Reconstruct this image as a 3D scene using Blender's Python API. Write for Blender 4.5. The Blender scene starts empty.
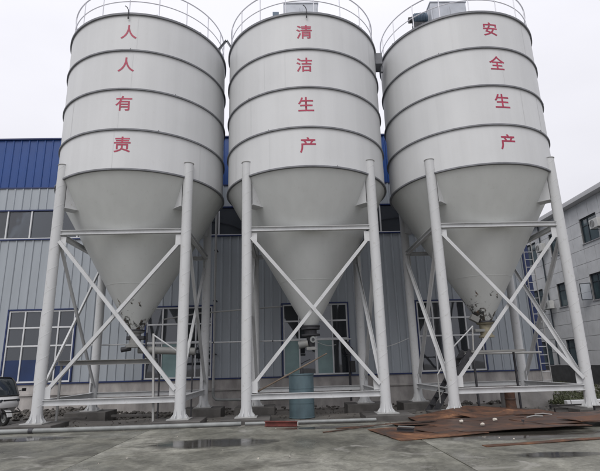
import bpy, bmesh, math, random
from mathutils import Vector, Matrix, noise as mnoise
random.seed(7)
PI = math.pi
scene = bpy.context.scene
col = scene.collection

# ------------------------------------------------------------------ camera
cd = bpy.data.cameras.new('camera')
cd.sensor_fit = 'HORIZONTAL'; cd.sensor_width = 36.0
cd.lens = 36.0 * 482.49 / 600.0
cd.clip_start = 0.05; cd.clip_end = 3000
cam = bpy.data.objects.new('camera', cd); col.objects.link(cam)
cr = Vector((0.99936006, -0.02397154, -0.02654872)).normalized()
cu = Vector((0.01938066, -0.26095226, 0.96515714)).normalized()
cw = cr.cross(cu) * -1.0
mat = Matrix((cr, cu, -cw)).transposed().to_4x4()
mat.translation = Vector((0, 0, 1.602))
cam.matrix_world = mat
scene.camera = cam

# ------------------------------------------------------------------ sky and sun (overcast)
SUN_EL, SUN_AZ = math.radians(50), math.radians(-158)     # high, behind the camera and to its left
world = bpy.data.worlds.new('World'); scene.world = world; world.use_nodes = True
nt = world.node_tree; N = nt.nodes; L = nt.links
for n in list(N): N.remove(n)
sky = N.new('ShaderNodeTexSky'); sky.sky_type = 'NISHITA'; sky.sun_disc = False
sky.sun_elevation = SUN_EL; sky.sun_rotation = SUN_AZ; sky.air_density = 1.0; sky.dust_density = 4.0
hs = N.new('ShaderNodeHueSaturation'); hs.inputs['Saturation'].default_value = 0.15
L.new(sky.outputs['Color'], hs.inputs['Color'])
sc_ = N.new('ShaderNodeMixRGB'); sc_.blend_type = 'MULTIPLY'; sc_.inputs['Fac'].default_value = 1
sc_.inputs['Color2'].default_value = (0.09, 0.09, 0.09, 1)
L.new(hs.outputs['Color'], sc_.inputs['Color1'])
# cloud layer: an even pale overcast, brighter towards the zenith
tc = N.new('ShaderNodeTexCoord'); sx = N.new('ShaderNodeSeparateXYZ'); L.new(tc.outputs['Generated'], sx.inputs[0])
mr = N.new('ShaderNodeMapRange'); mr.inputs['From Min'].default_value = 0.0; mr.inputs['From Max'].default_value = 1.0
mr.inputs['To Min'].default_value = 0.80; mr.inputs['To Max'].default_value = 1.22
L.new(sx.outputs['Z'], mr.inputs['Value'])
nz = N.new('ShaderNodeTexNoise'); nz.inputs['Scale'].default_value = 2.2; nz.inputs['Detail'].default_value = 5
mp = N.new('ShaderNodeMapping'); mp.inputs['Scale'].default_value = (1, 1, 2.6)
L.new(tc.outputs['Generated'], mp.inputs['Vector']); L.new(mp.outputs[0], nz.inputs['Vector'])
mr2 = N.new('ShaderNodeMapRange'); mr2.inputs['From Min'].default_value = 0.3; mr2.inputs['From Max'].default_value = 0.7
mr2.inputs['To Min'].default_value = 0.95; mr2.inputs['To Max'].default_value = 1.04
L.new(nz.outputs['Fac'], mr2.inputs['Value'])
mu = N.new('ShaderNodeMath'); mu.operation = 'MULTIPLY'; L.new(mr.outputs[0], mu.inputs[0]); L.new(mr2.outputs[0], mu.inputs[1])
vm = N.new('ShaderNodeVectorMath'); vm.operation = 'SCALE'; vm.inputs[0].default_value = (0.925, 0.922, 0.99)
L.new(mu.outputs[0], vm.inputs['Scale'])
mx = N.new('ShaderNodeMixRGB'); mx.inputs['Fac'].default_value = 0.9
L.new(sc_.outputs[0], mx.inputs['Color1']); L.new(vm.outputs[0], mx.inputs['Color2'])
bg = N.new('ShaderNodeBackground'); bg.inputs['Strength'].default_value = 1.0
L.new(mx.outputs[0], bg.inputs['Color'])
wo = N.new('ShaderNodeOutputWorld'); L.new(bg.outputs[0], wo.inputs['Surface'])

sd = bpy.data.lights.new('sun', 'SUN'); sd.energy = 1.3; sd.angle = math.radians(38); sd.color = (1.0, 0.975, 0.94)
sun = bpy.data.objects.new('sun', sd); col.objects.link(sun)
dirv = Vector((math.sin(SUN_AZ) * math.cos(SUN_EL), math.cos(SUN_AZ) * math.cos(SUN_EL), math.sin(SUN_EL)))
sun.rotation_euler = dirv.to_track_quat('Z', 'Y').to_euler()
vs = scene.view_settings
vs.view_transform = 'Standard'; vs.look = 'None'; vs.exposure = 0.1; vs.gamma = 1.0; vs.use_curve_mapping = False
scene.cycles.max_bounces = 8

# ------------------------------------------------------------------ materials
def new_mat(name):
    m = bpy.data.materials.new(name); m.use_nodes = True
    return m, m.node_tree, m.node_tree.nodes['Principled BSDF']

def ramp(nt, fac, stops):
    r = nt.nodes.new('ShaderNodeValToRGB')
    e = r.color_ramp.elements
    while len(e) < len(stops): e.new(0.5)
    for i, (p, c) in enumerate(stops):
        e[i].position = p; e[i].color = (c[0], c[1], c[2], 1)
    nt.links.new(fac, r.inputs['Fac']); return r.outputs['Color']

def tex(nt, scale, detail=4, stretch=None, rough=0.55, coord='Object', dist=0.0):
    t = nt.nodes.new('ShaderNodeTexCoord'); n = nt.nodes.new('ShaderNodeTexNoise')
    n.inputs['Scale'].default_value = scale; n.inputs['Detail'].default_value = detail; n.inputs['Roughness'].default_value = rough
    n.inputs['Distortion'].default_value = dist
    if stretch:
        m = nt.nodes.new('ShaderNodeMapping'); m.inputs['Scale'].default_value = stretch
        nt.links.new(t.outputs[coord], m.inputs['Vector']); nt.links.new(m.outputs[0], n.inputs['Vector'])
    else:
        nt.links.new(t.outputs[coord], n.inputs['Vector'])
    return n.outputs['Fac']

def mixc(nt, fac, a, b, mode='MIX'):
    m = nt.nodes.new('ShaderNodeMixRGB'); m.blend_type = mode
    for s, v in (('Fac', fac), ('Color1', a), ('Color2', b)):
        if isinstance(v, (int, float)): m.inputs[s].default_value = v
        elif isinstance(v, tuple): m.inputs[s].default_value = (v[0], v[1], v[2], 1)
        else: nt.links.new(v, m.inputs[s])
    return m.outputs[0]

def bump(nt, b, h, strength, dist=0.02):
    n = nt.nodes.new('ShaderNodeBump'); n.inputs['Strength'].default_value = strength; n.inputs['Distance'].default_value = dist
    nt.links.new(h, n.inputs['Height']); nt.links.new(n.outputs[0], b.inputs['Normal'])

def simple(name, c, rough=0.5, metal=0.0, var=0.12, scale=3.0, stretch=None, bmp=0.0, spec=0.5):
    m, nt, b = new_mat(name)
    f = tex(nt, scale, 5, stretch)
    lo = tuple(x * (1 - var) for x in c); hi = tuple(min(1, x * (1 + var)) for x in c)
    nt.links.new(ramp(nt, f, [(0.3, lo), (0.7, hi)]), b.inputs['Base Color'])
    b.inputs['Roughness'].default_value = rough; b.inputs['Metallic'].default_value = metal
    b.inputs['Specular IOR Level'].default_value = spec
    if bmp: bump(nt, b, tex(nt, scale * 6, 4), bmp, 0.01)
    return m

def paint_white(name, c, streak=0.10, stain=None, dirt=0.25):
    """weathered gloss paint: vertical rain streaks, faint mottling, optional dark peeling patches low on the cone"""
    m, nt, b = new_mat(name)
    s1 = tex(nt, 1.0, 5, (2.2, 2.2, 0.10)); s2 = tex(nt, 0.6, 4); s3 = tex(nt, 9.0, 4)
    base = ramp(nt, s1, [(0.30, tuple(x * (1 - streak) for x in c)), (0.62, c)])
    base = mixc(nt, 0.35, base, ramp(nt, s2, [(0.3, tuple(x * 0.88 for x in c)), (0.7, tuple(x * 1.05 for x in c))]))
    sp = ramp(nt, s3, [(0.60, (0, 0, 0)), (0.74, (1, 1, 1))])
    mm = nt.nodes.new('ShaderNodeMath'); mm.operation = 'MULTIPLY'; mm.inputs[1].default_value = dirt
    nt.links.new(sp, mm.inputs[0])
    base = mixc(nt, mm.outputs[0], base, (0.30, 0.27, 0.22))
    if stain:
        z0, z1 = stain
        t = nt.nodes.new('ShaderNodeTexCoord'); sxx = nt.nodes.new('ShaderNodeSeparateXYZ'); nt.links.new(t.outputs['Object'], sxx.inputs[0])
        r = nt.nodes.new('ShaderNodeMapRange'); r.inputs['From Min'].default_value = z1; r.inputs['From Max'].default_value = z0
        r.inputs['To Min'].default_value = 0.0; r.inputs['To Max'].default_value = 0.28
        nt.links.new(sxx.outputs['Z'], r.inputs['Value'])
        n1 = tex(nt, 2.6, 6, (1, 1, 0.7), 0.68, dist=0.6)
        ad = nt.nodes.new('ShaderNodeMath'); ad.operation = 'ADD'; nt.links.new(n1, ad.inputs[0]); nt.links.new(r.outputs[0], ad.inputs[1])
        k = ramp(nt, ad.outputs[0], [(0.745, (0, 0, 0)), (0.785, (1, 1, 1))])
        n2 = tex(nt, 5.0, 4)
        base = mixc(nt, k, base, ramp(nt, n2, [(0.40, (0.05, 0.052, 0.052)), (0.58, (0.085, 0.075, 0.062)), (0.68, (0.20, 0.09, 0.04))]))
    nt.links.new(base, b.inputs['Base Color'])
    b.inputs['Roughness'].default_value = 0.48; b.inputs['Specular IOR Level'].default_value = 0.35
    bump(nt, b, tex(nt, 0.9, 3, (1, 1, 0.6)), 0.10, 0.05)
    return m

M = {}
M['silo'] = paint_white('silo_paint', (0.61, 0.618, 0.622), 0.10, None, 0.06)
M['silo_cone_stained'] = paint_white('silo_cone_stained', (0.58, 0.595, 0.58), 0.10, (2.9, 5.0), 0.12)
M['silo_cone'] = paint_white('silo_cone', (0.58, 0.595, 0.585), 0.10, None, 0.10)
M['steel_white'] = paint_white('steel_white_paint', (0.58, 0.588, 0.592), 0.24, None, 0.36)
M['steel_dull'] = paint_white('steel_dull_paint', (0.38, 0.38, 0.37), 0.2, None, 0.45)
M['flange'] = simple('flange_grey', (0.17, 0.175, 0.19), 0.55, 0.0, 0.25, 2.5)
M['rail'] = simple('galvanised_rail', (0.62, 0.62, 0.66), 0.4, 0.2, 0.1)
M['letter'] = simple('red_letter_paint', (0.36, 0.024, 0.068), 0.5, 0, 0.16, 4)
M['collector'] = simple('collector_grey', (0.42, 0.44, 0.48), 0.5, 0.1, 0.1)
M['motor'] = simple('motor_blue_grey', (0.08, 0.12, 0.17), 0.45, 0.1, 0.2)
M['dark_iron'] = simple('dark_iron', (0.05, 0.05, 0.055), 0.55, 0.4, 0.3, 6)
M['blue'] = simple('blue_cladding', (0.006, 0.050, 0.215), 0.38, 0.0, 0.10, 0.7)
M['blue_trim'] = simple('blue_trim', (0.010, 0.024, 0.10), 0.4, 0.0, 0.1, 1.0)
M['cladding'] = simple('pale_cladding', (0.33, 0.36, 0.39), 0.42, 0.0, 0.07, 0.8, (3, 3, 0.3))
M['frame_white'] = simple('white_aluminium', (0.62, 0.63, 0.64), 0.4, 0, 0.06)
M['interior'] = simple('interior_grey', (0.20, 0.20, 0.20), 0.8, 0, 0.2, 0.6)
M['concrete_plinth'] = simple('plinth_render', (0.36, 0.34, 0.325), 0.75, 0, 0.34, 1.2, (1.6, 1, 0.7), 0.2)
M['footing'] = simple('dark_footing', (0.085, 0.08, 0.075), 0.7, 0, 0.35, 2.0, None, 0.3)
M['footing_pale'] = simple('pale_footing', (0.26, 0.25, 0.24), 0.8, 0, 0.25, 2.0, None, 0.3)
M['kerb'] = simple('pale_grey_pipe', (0.235, 0.245, 0.24), 0.55, 0, 0.25, 2.5)
M['stone_panel'] = simple('grey_stone_panel', (0.60, 0.605, 0.61), 0.6, 0, 0.10, 1.4, None, 0.05)
M['stone_joint'] = simple('joint_grey', (0.16, 0.16, 0.16), 0.8)
M['granite_dark'] = simple('dark_granite', (0.055, 0.056, 0.057), 0.5, 0, 0.3, 3)
M['soffit'] = simple('roof_render', (0.48, 0.48, 0.49), 0.7, 0, 0.1, 1.0)
M['frame_dark'] = simple('dark_frame', (0.03, 0.04, 0.05), 0.4)
M['ac_white'] = simple('ac_white', (0.55, 0.55, 0.53), 0.5, 0, 0.12)
M['drab'] = paint_white('drab_machine_paint', (0.26, 0.26, 0.25), 0.3, None, 0.6)
M['glass_clear'] = None
M['black'] = simple('black_plastic', (0.015, 0.015, 0.016), 0.5, 0, 0.2)
M['tyre'] = simple('tyre_rubber', (0.018, 0.018, 0.018), 0.85, 0, 0.3, 10)
M['trike'] = simple('trike_white', (0.62, 0.62, 0.62), 0.25, 0, 0.05)
M['tank'] = simple('blue_grey_tank', (0.095, 0.145, 0.165), 0.5, 0.0, 0.3, 2.2, (1, 1, 0.5))
M['wood'] = simple('weathered_wood', (0.17, 0.13, 0.095), 0.75, 0, 0.3, 4)
M['red_steel'] = simple('red_primer_steel', (0.14, 0.035, 0.028), 0.65, 0, 0.35, 6)
M['stone'] = simple('pale_stone', (0.52, 0.48, 0.42), 0.8, 0, 0.2, 8)
M['rubble'] = simple('rubble_grey', (0.085, 0.078, 0.07), 0.85, 0, 0.5, 5)
M['yellow_valve'] = simple('tan_valve', (0.24, 0.215, 0.15), 0.6, 0, 0.3, 6)

def glass(name, tint, rough=0.03, clear=0.65):
    m, nt, b = new_mat(name)
    nt.nodes.remove(b)
    tr = nt.nodes.new('ShaderNodeBsdfTransparent'); tr.inputs['Color'].default_value = (*tint, 1)
    df = nt.nodes.new('ShaderNodeBsdfDiffuse'); df.inputs['Color'].default_value = (tint[0] * .16, tint[1] * .16, tint[2] * .17, 1)
    gl = nt.nodes.new('ShaderNodeBsdfGlossy'); gl.inputs['Roughness'].default_value = rough; gl.inputs['Color'].default_value = (0.9, 0.92, 0.95, 1)
    fr = nt.nodes.new('ShaderNodeFresnel'); fr.inputs['IOR'].default_value = 1.85
    w = nt.nodes.new('ShaderNodeTexCoord'); nn = nt.nodes.new('ShaderNodeTexNoise'); nn.inputs['Scale'].default_value = 0.9
    nt.links.new(w.outputs['Object'], nn.inputs['Vector'])
    bp = nt.nodes.new('ShaderNodeBump'); bp.inputs['Strength'].default_value = 0.08; bp.inputs['Distance'].default_value = 0.05
    nt.links.new(nn.outputs['Fac'], bp.inputs['Height']); nt.links.new(bp.outputs[0], gl.inputs['Normal'])
    m1 = nt.nodes.new('ShaderNodeMixShader'); m1.inputs[0].default_value = clear
    nt.links.new(df.outputs[0], m1.inputs[1]); nt.links.new(tr.outputs[0], m1.inputs[2])
    m2 = nt.nodes.new('ShaderNodeMixShader'); nt.links.new(fr.outputs[0], m2.inputs[0])
    nt.links.new(m1.outputs[0], m2.inputs[1]); nt.links.new(gl.outputs[0], m2.inputs[2])
    nt.links.new(m2.outputs[0], nt.nodes['Material Output'].inputs['Surface'])
    return m
M['glass'] = glass('window_glass', (0.45, 0.49, 0.52))
M['glass_clear'] = glass('clear_glass', (0.92, 0.94, 0.95), 0.02, 0.97)
M['glass_dark'] = glass('tinted_glass', (0.20, 0.24, 0.27), 0.02, 0.5)
M['windscreen'] = simple('dark_windscreen', (0.02, 0.025, 0.03), 0.06, 0, 0.2)
M['office_glass'] = simple('office_glass', (0.055, 0.085, 0.095), 0.05, 0, 0.35, 0.8, None, 0, 0.8)
M['film_teal'] = simple('frosted_teal_film', (0.20, 0.30, 0.30), 0.25, 0, 0.2, 1.2)
M['film_blue'] = simple('blue_window_board', (0.012, 0.030, 0.095), 0.25, 0, 0.2, 1.2)

def concrete_ground():
    m, nt, b = new_mat('wet_concrete')
    big = tex(nt, 0.30, 7, (1.0, 0.8, 1), 0.62, 'Object', 0.4); mid = tex(nt, 1.5, 9, (0.9, 0.7, 1), 0.72, dist=0.5); fine = tex(nt, 16, 8, None, 0.75)
    c = ramp(nt, big, [(0.34, (0.100, 0.098, 0.082)), (0.50, (0.185, 0.182, 0.156)), (0.64, (0.270, 0.266, 0.235))])
    c = mixc(nt, 0.80, c, ramp(nt, mid, [(0.34, (0.45, 0.45, 0.44)), (0.50, (0.92, 0.92, 0.90)), (0.66, (1.5, 1.5, 1.48))]), 'MULTIPLY')
    c = mixc(nt, 0.5, c, ramp(nt, fine, [(0.34, (0.45, 0.45, 0.44)), (0.66, (1.5, 1.5, 1.5))]), 'MULTIPLY')
    # pale cement splashes
    sp = tex(nt, 1.4, 7, (0.7, 0.7, 1), 0.62, dist=1.2)
    c = mixc(nt, ramp(nt, sp, [(0.60, (0, 0, 0)), (0.70, (0.75, 0.75, 0.75))]), c, (0.36, 0.35, 0.32))
    # dark oil stains
    st = tex(nt, 0.8, 6, (0.7, 0.7, 1), 0.62, dist=1.0)
    c = mixc(nt, ramp(nt, st, [(0.56, (0, 0, 0)), (0.68, (0.7, 0.7, 0.7))]), c, (0.045, 0.042, 0.034))
    # hairline cracks
    tcc = nt.nodes.new('ShaderNodeTexCoord'); vo = nt.nodes.new('ShaderNodeTexVoronoi'); vo.feature = 'DISTANCE_TO_EDGE'; vo.inputs['Scale'].default_value = 0.42
    wv = mixc(nt, 0.22, tcc.outputs['Object'], nt.nodes.new('ShaderNodeTexNoise').outputs['Color'])
    nt.links.new(wv, vo.inputs['Vector'])
    gate = ramp(nt, tex(nt, 0.35, 3), [(0.50, (0, 0, 0)), (0.62, (0.6, 0.6, 0.6))])
    ck = mixc(nt, 1.0, ramp(nt, vo.outputs['Distance'], [(0.0015, (1, 1, 1)), (0.005, (0, 0, 0))]), gate, 'MULTIPLY')
    c = mixc(nt, ck, c, (0.03, 0.03, 0.027))
    nt.links.new(c, b.inputs['Base Color'])
    wet = tex(nt, 0.5, 7, (0.8, 0.7, 1), 0.65, dist=0.5)
    r = ramp(nt, wet, [(0.36, (0.24, 0.24, 0.24)), (0.50, (0.48, 0.48, 0.48)), (0.60, (0.75, 0.75, 0.75))])
    nt.links.new(r, b.inputs['Roughness'])
    b.inputs['Specular IOR Level'].default_value = 0.3
    bump(nt, b, tex(nt, 7, 8, None, 0.7), 0.35, 0.012)
    return m
M['concrete'] = concrete_ground()

def dirt_ground():
    m, nt, b = new_mat('wet_dirt')
    a = tex(nt, 0.5, 7, None, 0.65, dist=0.5); f = tex(nt, 9, 7, None, 0.75)
    c = ramp(nt, a, [(0.32, (0.075, 0.068, 0.060)), (0.5, (0.135, 0.124, 0.110)), (0.68, (0.20, 0.19, 0.172))])
    c = mixc(nt, 0.7, c, ramp(nt, f, [(0.28, (0.5, 0.5, 0.5)), (0.72, (1.4, 1.4, 1.4))]), 'MULTIPLY')
    nt.links.new(c, b.inputs['Base Color'])
    nt.links.new(ramp(nt, a, [(0.35, (0.35, 0.35, 0.35)), (0.6, (0.85, 0.85, 0.85))]), b.inputs['Roughness'])
    bump(nt, b, tex(nt, 5, 8, None, 0.7), 0.6, 0.04)
    return m
M['dirt'] = dirt_ground()

def water():
    m, nt, b = new_mat('puddle_water')
    b.inputs['Roughness'].default_value = 0.08; b.inputs['IOR'].default_value = 1.33
    nt.links.new(ramp(nt, tex(nt, 1.1, 4), [(0.3, (0.030, 0.029, 0.025)), (0.7, (0.06, 0.055, 0.046))]), b.inputs['Base Color'])
    bump(nt, b, tex(nt, 2.0, 2), 0.04, 0.01)
    # thin, broken margin: the film of water peters out into the concrete
    t = nt.nodes.new('ShaderNodeTexCoord'); ln = nt.nodes.new('ShaderNodeVectorMath'); ln.operation = 'LENGTH'
    nt.links.new(t.outputs['Object'], ln.inputs[0])
    nn = tex(nt, 3.2, 6, None, 0.65)
    ma = nt.nodes.new('ShaderNodeMath'); ma.operation = 'MULTIPLY_ADD'; ma.inputs[1].default_value = 1.1
    nt.links.new(nn, ma.inputs[0]); nt.links.new(ln.outputs['Value'], ma.inputs[2])
    k = ramp(nt, ma.outputs[0], [(0.62, (1, 1, 1)), (1.0, (0, 0, 0))])
    r_ = nt.nodes.new('ShaderNodeMapRange'); r_.inputs['From Min'].default_value = 0.98; r_.inputs['From Max'].default_value = 1.42
    r_.inputs['To Min'].default_value = 0.92; r_.inputs['To Max'].default_value = 0.0
    nt.links.new(ma.outputs[0], r_.inputs['Value'])
    nt.links.new(r_.outputs[0], b.inputs['Alpha'])
    return m
M['water'] = water()

def rust():
    m, nt, b = new_mat('rusty_sheet_steel')
    a = tex(nt, 1.1, 8, (1, 1, 1), 0.7, 'Object', 0.8); f = tex(nt, 11, 8, None, 0.8)
    c = ramp(nt, a, [(0.34, (0.026, 0.020, 0.018)), (0.45, (0.075, 0.042, 0.029)), (0.56, (0.125, 0.062, 0.037)), (0.66, (0.27, 0.135, 0.068))])
    c = mixc(nt, 0.6, c, ramp(nt, f, [(0.3, (0.6, 0.6, 0.6)), (0.7, (1.3, 1.3, 1.3))]), 'MULTIPLY')
    nt.links.new(c, b.inputs['Base Color'])
    nt.links.new(ramp(nt, a, [(0.35, (0.45, 0.45, 0.45)), (0.6, (0.8, 0.8, 0.8))]), b.inputs['Roughness'])
    b.inputs['Specular IOR Level'].default_value = 0.3
    bump(nt, b, f, 0.25, 0.006)
    return m
M['rust'] = rust()
def rust_dark():
    m, nt, b = new_mat('dark_wet_rust')
    a = tex(nt, 1.6, 7, (1, 2, 1), 0.65, 'Object', 0.6)
    nt.links.new(ramp(nt, a, [(0.32, (0.030, 0.022, 0.019)), (0.5, (0.070, 0.040, 0.028)), (0.7, (0.15, 0.07, 0.038))]), b.inputs['Base Color'])
    b.inputs['Roughness'].default_value = 0.5; bump(nt, b, tex(nt, 14, 6), 0.25, 0.006)
    return m
M['rust_dark'] = rust_dark()
M['weed'] = simple('weed_green', (0.075, 0.085, 0.04), 0.7, 0, 0.45, 3)

# ------------------------------------------------------------------ mesh builder
class MB:
    def __init__(s): s.v = []; s.f = []
    def add(s, vs, fs):
        o = len(s.v); s.v += [tuple(v) for v in vs]; s.f += [tuple(i + o for i in f) for f in fs]; return s
    def box(s, c, d, R=None):
        c = Vector(c); x, y, z = d[0] / 2, d[1] / 2, d[2] / 2
        vs = [Vector((a * x, b * y, e * z)) for e in (-1, 1) for b in (-1, 1) for a in (-1, 1)]
        if R is not None: vs = [R @ v for v in vs]
        return s.add([c + v for v in vs], [(0, 2, 3, 1), (4, 5, 7, 6), (0, 1, 5, 4), (2, 6, 7, 3), (0, 4, 6, 2), (1, 3, 7, 5)])
    def frame(s, p0, p1, up=(0, 0, 1)):
        p0, p1 = Vector(p0), Vector(p1); d = (p1 - p0); ln = d.length; d = d / ln; up = Vector(up)
        if abs(d.dot(up)) > 0.98: up = Vector((0, 1, 0))
        sd_ = d.cross(up).normalized(); u = sd_.cross(d)
        return p0, p1, ln, Matrix((sd_, d, u)).transposed()
    def bar(s, p0, p1, w, h, up=(0, 0, 1), off=(0, 0)):
        p0, p1, ln, R = s.frame(p0, p1, up)
        c = (p0 + p1) / 2 + R @ Vector((off[0], 0, off[1]))
        return s.box(c, (w, ln, h), R)
    def angle(s, p0, p1, w, t=0.012, up=(0, 0, 1)):
        s.bar(p0, p1, w, t, up, (0, w / 2)); return s.bar(p0, p1, t, w - 0.004, up, (-w / 2 + t / 2 + .001, -t / 2))
    def channel(s, p0, p1, h, w, t=0.014, up=(0, 0, 1)):
        s.bar(p0, p1, t, h - 2 * t, up); s.bar(p0, p1, w, t, up, (0, h / 2 - t / 2)); return s.bar(p0, p1, w, t, up, (0, -h / 2 + t / 2))
    def tube(s, pts, r, n=12, cap=True):
        pts = [Vector(p) for p in pts]; rs = r if isinstance(r, (list, tuple)) else [r] * len(pts)
        o = len(s.v); prev = None
        for i, p in enumerate(pts):
            d = (pts[min(i + 1, len(pts) - 1)] - pts[max(i - 1, 0)]).normalized()
            if prev is None:
                a = Vector((0, 0, 1)) if abs(d.z) < 0.9 else Vector((1, 0, 0))
                x = d.cross(a).normalized()
            else: x = (prev - d * prev.dot(d)).normalized()
            prev = x; y = d.cross(x)
            for k in range(n):
                t = 2 * PI * k / n; s.v.append(tuple(p + (x * math.cos(t) + y * math.sin(t)) * rs[i]))
        for i in range(len(pts) - 1):
            for k in range(n):
                a = o + i * n + k; b = o + i * n + (k + 1) % n
                s.f.append((a, b, b + n, a + n))
        if cap:
            s.f.append(tuple(o + k for k in range(n))[::-1]); e = o + (len(pts) - 1) * n; s.f.append(tuple(e + k for k in range(n)))
        return s
    def lathe(s, prof, n=64, c=(0, 0, 0), closed=False, a0=0.0, a1=2 * PI):
        o = len(s.v); m = len(prof); full = abs(a1 - a0 - 2 * PI) < 1e-6; na = n if full else n + 1
        for k in range(na):
            t = a0 + (a1 - a0) * k / n
            for r, z in prof: s.v.append((c[0] + r * math.sin(t), c[1] - r * math.cos(t), c[2] + z))
        for k in range(n):
            k2 = (k + 1) % na
            for j in range(m if closed else m - 1):
                j2 = (j + 1) % m
                s.f.append((o + k * m + j, o + k2 * m + j, o + k2 * m + j2, o + k * m + j2))
        return s
    def prism(s, poly, axis, a, b):
        """polygon in two axes extruded along the third (axis 0,1,2) from a to b"""
        n = len(poly)
        def pt(p, h):
            q = list(p); q.insert(axis, h); return tuple(q)
        vs = [pt(p, a) for p in poly] + [pt(p, b) for p in poly]
        fs = [tuple(range(n))[::-1], tuple(range(n, 2 * n))] + [(i, (i + 1) % n, n + (i + 1) % n, n + i) for i in range(n)]
        return s.add(vs, fs)
    def mesh(s, name, m, smooth=35):
        me = bpy.data.meshes.new(name); me.from_pydata(s.v, [], s.f)
        bm = bmesh.new(); bm.from_mesh(me); bmesh.ops.recalc_face_normals(bm, faces=bm.faces); bm.to_mesh(me); bm.free()
        if smooth:
            for p in me.polygons: p.use_smooth = True
            me.set_sharp_from_angle(angle=math.radians(smooth))
        me.materials.append(M[m] if isinstance(m, str) else m)
        return me
    def build(s, name, m, parent=None, loc=(0, 0, 0), smooth=35, bevel=0.0):
        o = bpy.data.objects.new(name, s.mesh(name, m, smooth)); col.objects.link(o); o.location = loc
        if parent is not None: o.parent = parent
        if bevel:
            bv = o.modifiers.new('bevel', 'BEVEL'); bv.width = bevel; bv.segments = 2; bv.limit_method = 'ANGLE'; bv.angle_limit = math.radians(40)
        return o

def link(name, me, parent=None, loc=(0, 0, 0), rz=0.0):
    o = bpy.data.objects.new(name, me); col.objects.link(o); o.location = loc; o.rotation_euler.z = rz
    if parent is not None: o.parent = parent
    return o
def tag(o, label=None, cat=None, group=None, kind=None):
    for k, v in (('label', label), ('category', cat), ('group', group), ('kind', kind)):
        if v: o[k] = v
    return o
def empty(name, loc, label, cat, group=None, rz=0.0):
    o = bpy.data.objects.new(name, None); col.objects.link(o); o.location = loc; o.rotation_euler.z = rz
    o.empty_display_size = 0.2
    return tag(o, label, cat, group)

# ------------------------------------------------------------------ ground
g = MB()
g.add([(-900, -300, -0.36), (900, -300, -0.36), (900, 1200, -0.36), (-900, 1200, -0.36)], [(0, 1, 2, 3)])
tag(g.build('ground', 'dirt', smooth=0), kind='structure')
# concrete yard: cast slabs with open joints
yard = MB().box((0, 2.35, -0.10), (80, 24.3, 0.10)).build('concrete_yard', 'footing', smooth=0)
tag(yard, kind='structure')
xs = [-3.85 + 6.67 * k for k in range(-5, 7)]; ysl = [-9.7, -1.6, 6.4, 14.45]
for i in range(len(xs) - 1):
    for j in range(len(ysl) - 1):
        w = xs[i + 1] - xs[i] - 0.022; h = ysl[j + 1] - ysl[j] - 0.022
        dz = random.uniform(-0.004, 0.003)
        MB().box((0, 0, 0), (w, h, 0.06)).build('concrete_slab', 'concrete', yard,
             ((xs[i] + xs[i + 1]) / 2, (ysl[j] + ysl[j + 1]) / 2, -0.03 + dz), bevel=0.008)
# work apron under the silos, worn and uneven
def sheet_grid(x0, x1, y0, y1, nx, ny, fz):
    b = MB(); vs = [(x0 + (x1 - x0) * i / nx, y0 + (y1 - y0) * j / ny) for j in range(ny + 1) for i in range(nx + 1)]
    b.add([(x, y, fz(x, y)) for x, y in vs], [(j * (nx + 1) + i, j * (nx + 1) + i + 1, (j + 1) * (nx + 1) + i + 1, (j + 1) * (nx + 1) + i) for j in range(ny) for i in range(nx)])
    return b
def pit(x, y):                                   # the ground drops behind the front legs
    t = max(0.0, min(1.0, (y - 17.5) / 0.7)); t = t * t * (3 - 2 * t)
    e = max(0.0, min(1.0, (11.0 - x) / 1.5)) * max(0.0, min(1.0, (x + 8.6) / 1.0))
    return -0.24 * t * e
def apron_z(x, y):
    if y < 14.6: return -0.05
    return -0.012 + pit(x, y) + 0.03 * mnoise.noise((x * 0.9, y * 0.9, 0)) + 0.02 * mnoise.noise((x * 3, y * 3, 4))
tag(sheet_grid(-34, 60, 14.3, 62, 380, 190, apron_z).build('dirt_apron', 'dirt'), kind='structure')

def puddle(cx, cy, rx, ry, seed, z=0.006):
    b = MB(); n = 40
    b.add([(0, 0, 0)] + [(math.cos(2 * PI * k / n), math.sin(2 * PI * k / n), 0) for k in range(n)], [(0, 1 + k, 1 + (k + 1) % n) for k in range(n)])
    o = b.build('puddle', 'water', None, (cx, cy, z), smooth=0); o.scale = (rx, ry, 1); o.rotation_euler.z = 0.0
    return tag(o, kind='structure')
for k_, q_ in enumerate(((-1.75, 11.5, 1.9, 0.85), (-7.0, 13.2, 2.0, 0.7), (4.9, 11.35, 2.6, 1.0), (4.6, 8.9, 1.0, 0.35), (0.9, 13.6, 1.6, 0.35))):
    puddle(*q_, k_, 0.005 + 0.0006 * k_)

# ------------------------------------------------------------------ factory building
YW = 22.8; PW = 0.7875
XL = -0.26 - PW * 8 * 3      # panel grid origin
XR = XL + PW * 39 + 0.30
fac = empty('factory_building', (0, YW, 0), 'pale grey corrugated factory hall with deep blue band along its roofline', 'factory')
def cladding_mesh(w, h, m):
    b = MB(); pr = []
    for k in range(2):
        x = w * k / 2
        pr += [(x + 0.004 if k == 0 else x, 0), (x + w * 0.36, 0), (x + w * 0.39, -0.032), (x + w * 0.46, -0.032), (x + w * 0.49 if k else x + w * 0.49, 0)]
    pr[-1] = (w - 0.004, 0.0)
    pr += [(w - 0.004, 0.04), (0.004, 0.04)]
    return b.prism(pr, 2, 0, h).mesh('cladding_panel', m, 0)
cache = {}
def clad(x, z0, z1, m):
    k = (round(z1 - z0, 3), m)
    if k not in cache: cache[k] = cladding_mesh(PW, z1 - z0, m)
    return link('cladding_panel', cache[k], fac, (x, 0, z0))
ZS, ZW, ZB0, ZB1, ZBL, ZT = 1.10, 4.36, 7.83, 9.24, 10.45, 13.05
win_cols = [8 * k for k in range(0, 5)]                         # window starts, in panels
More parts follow.
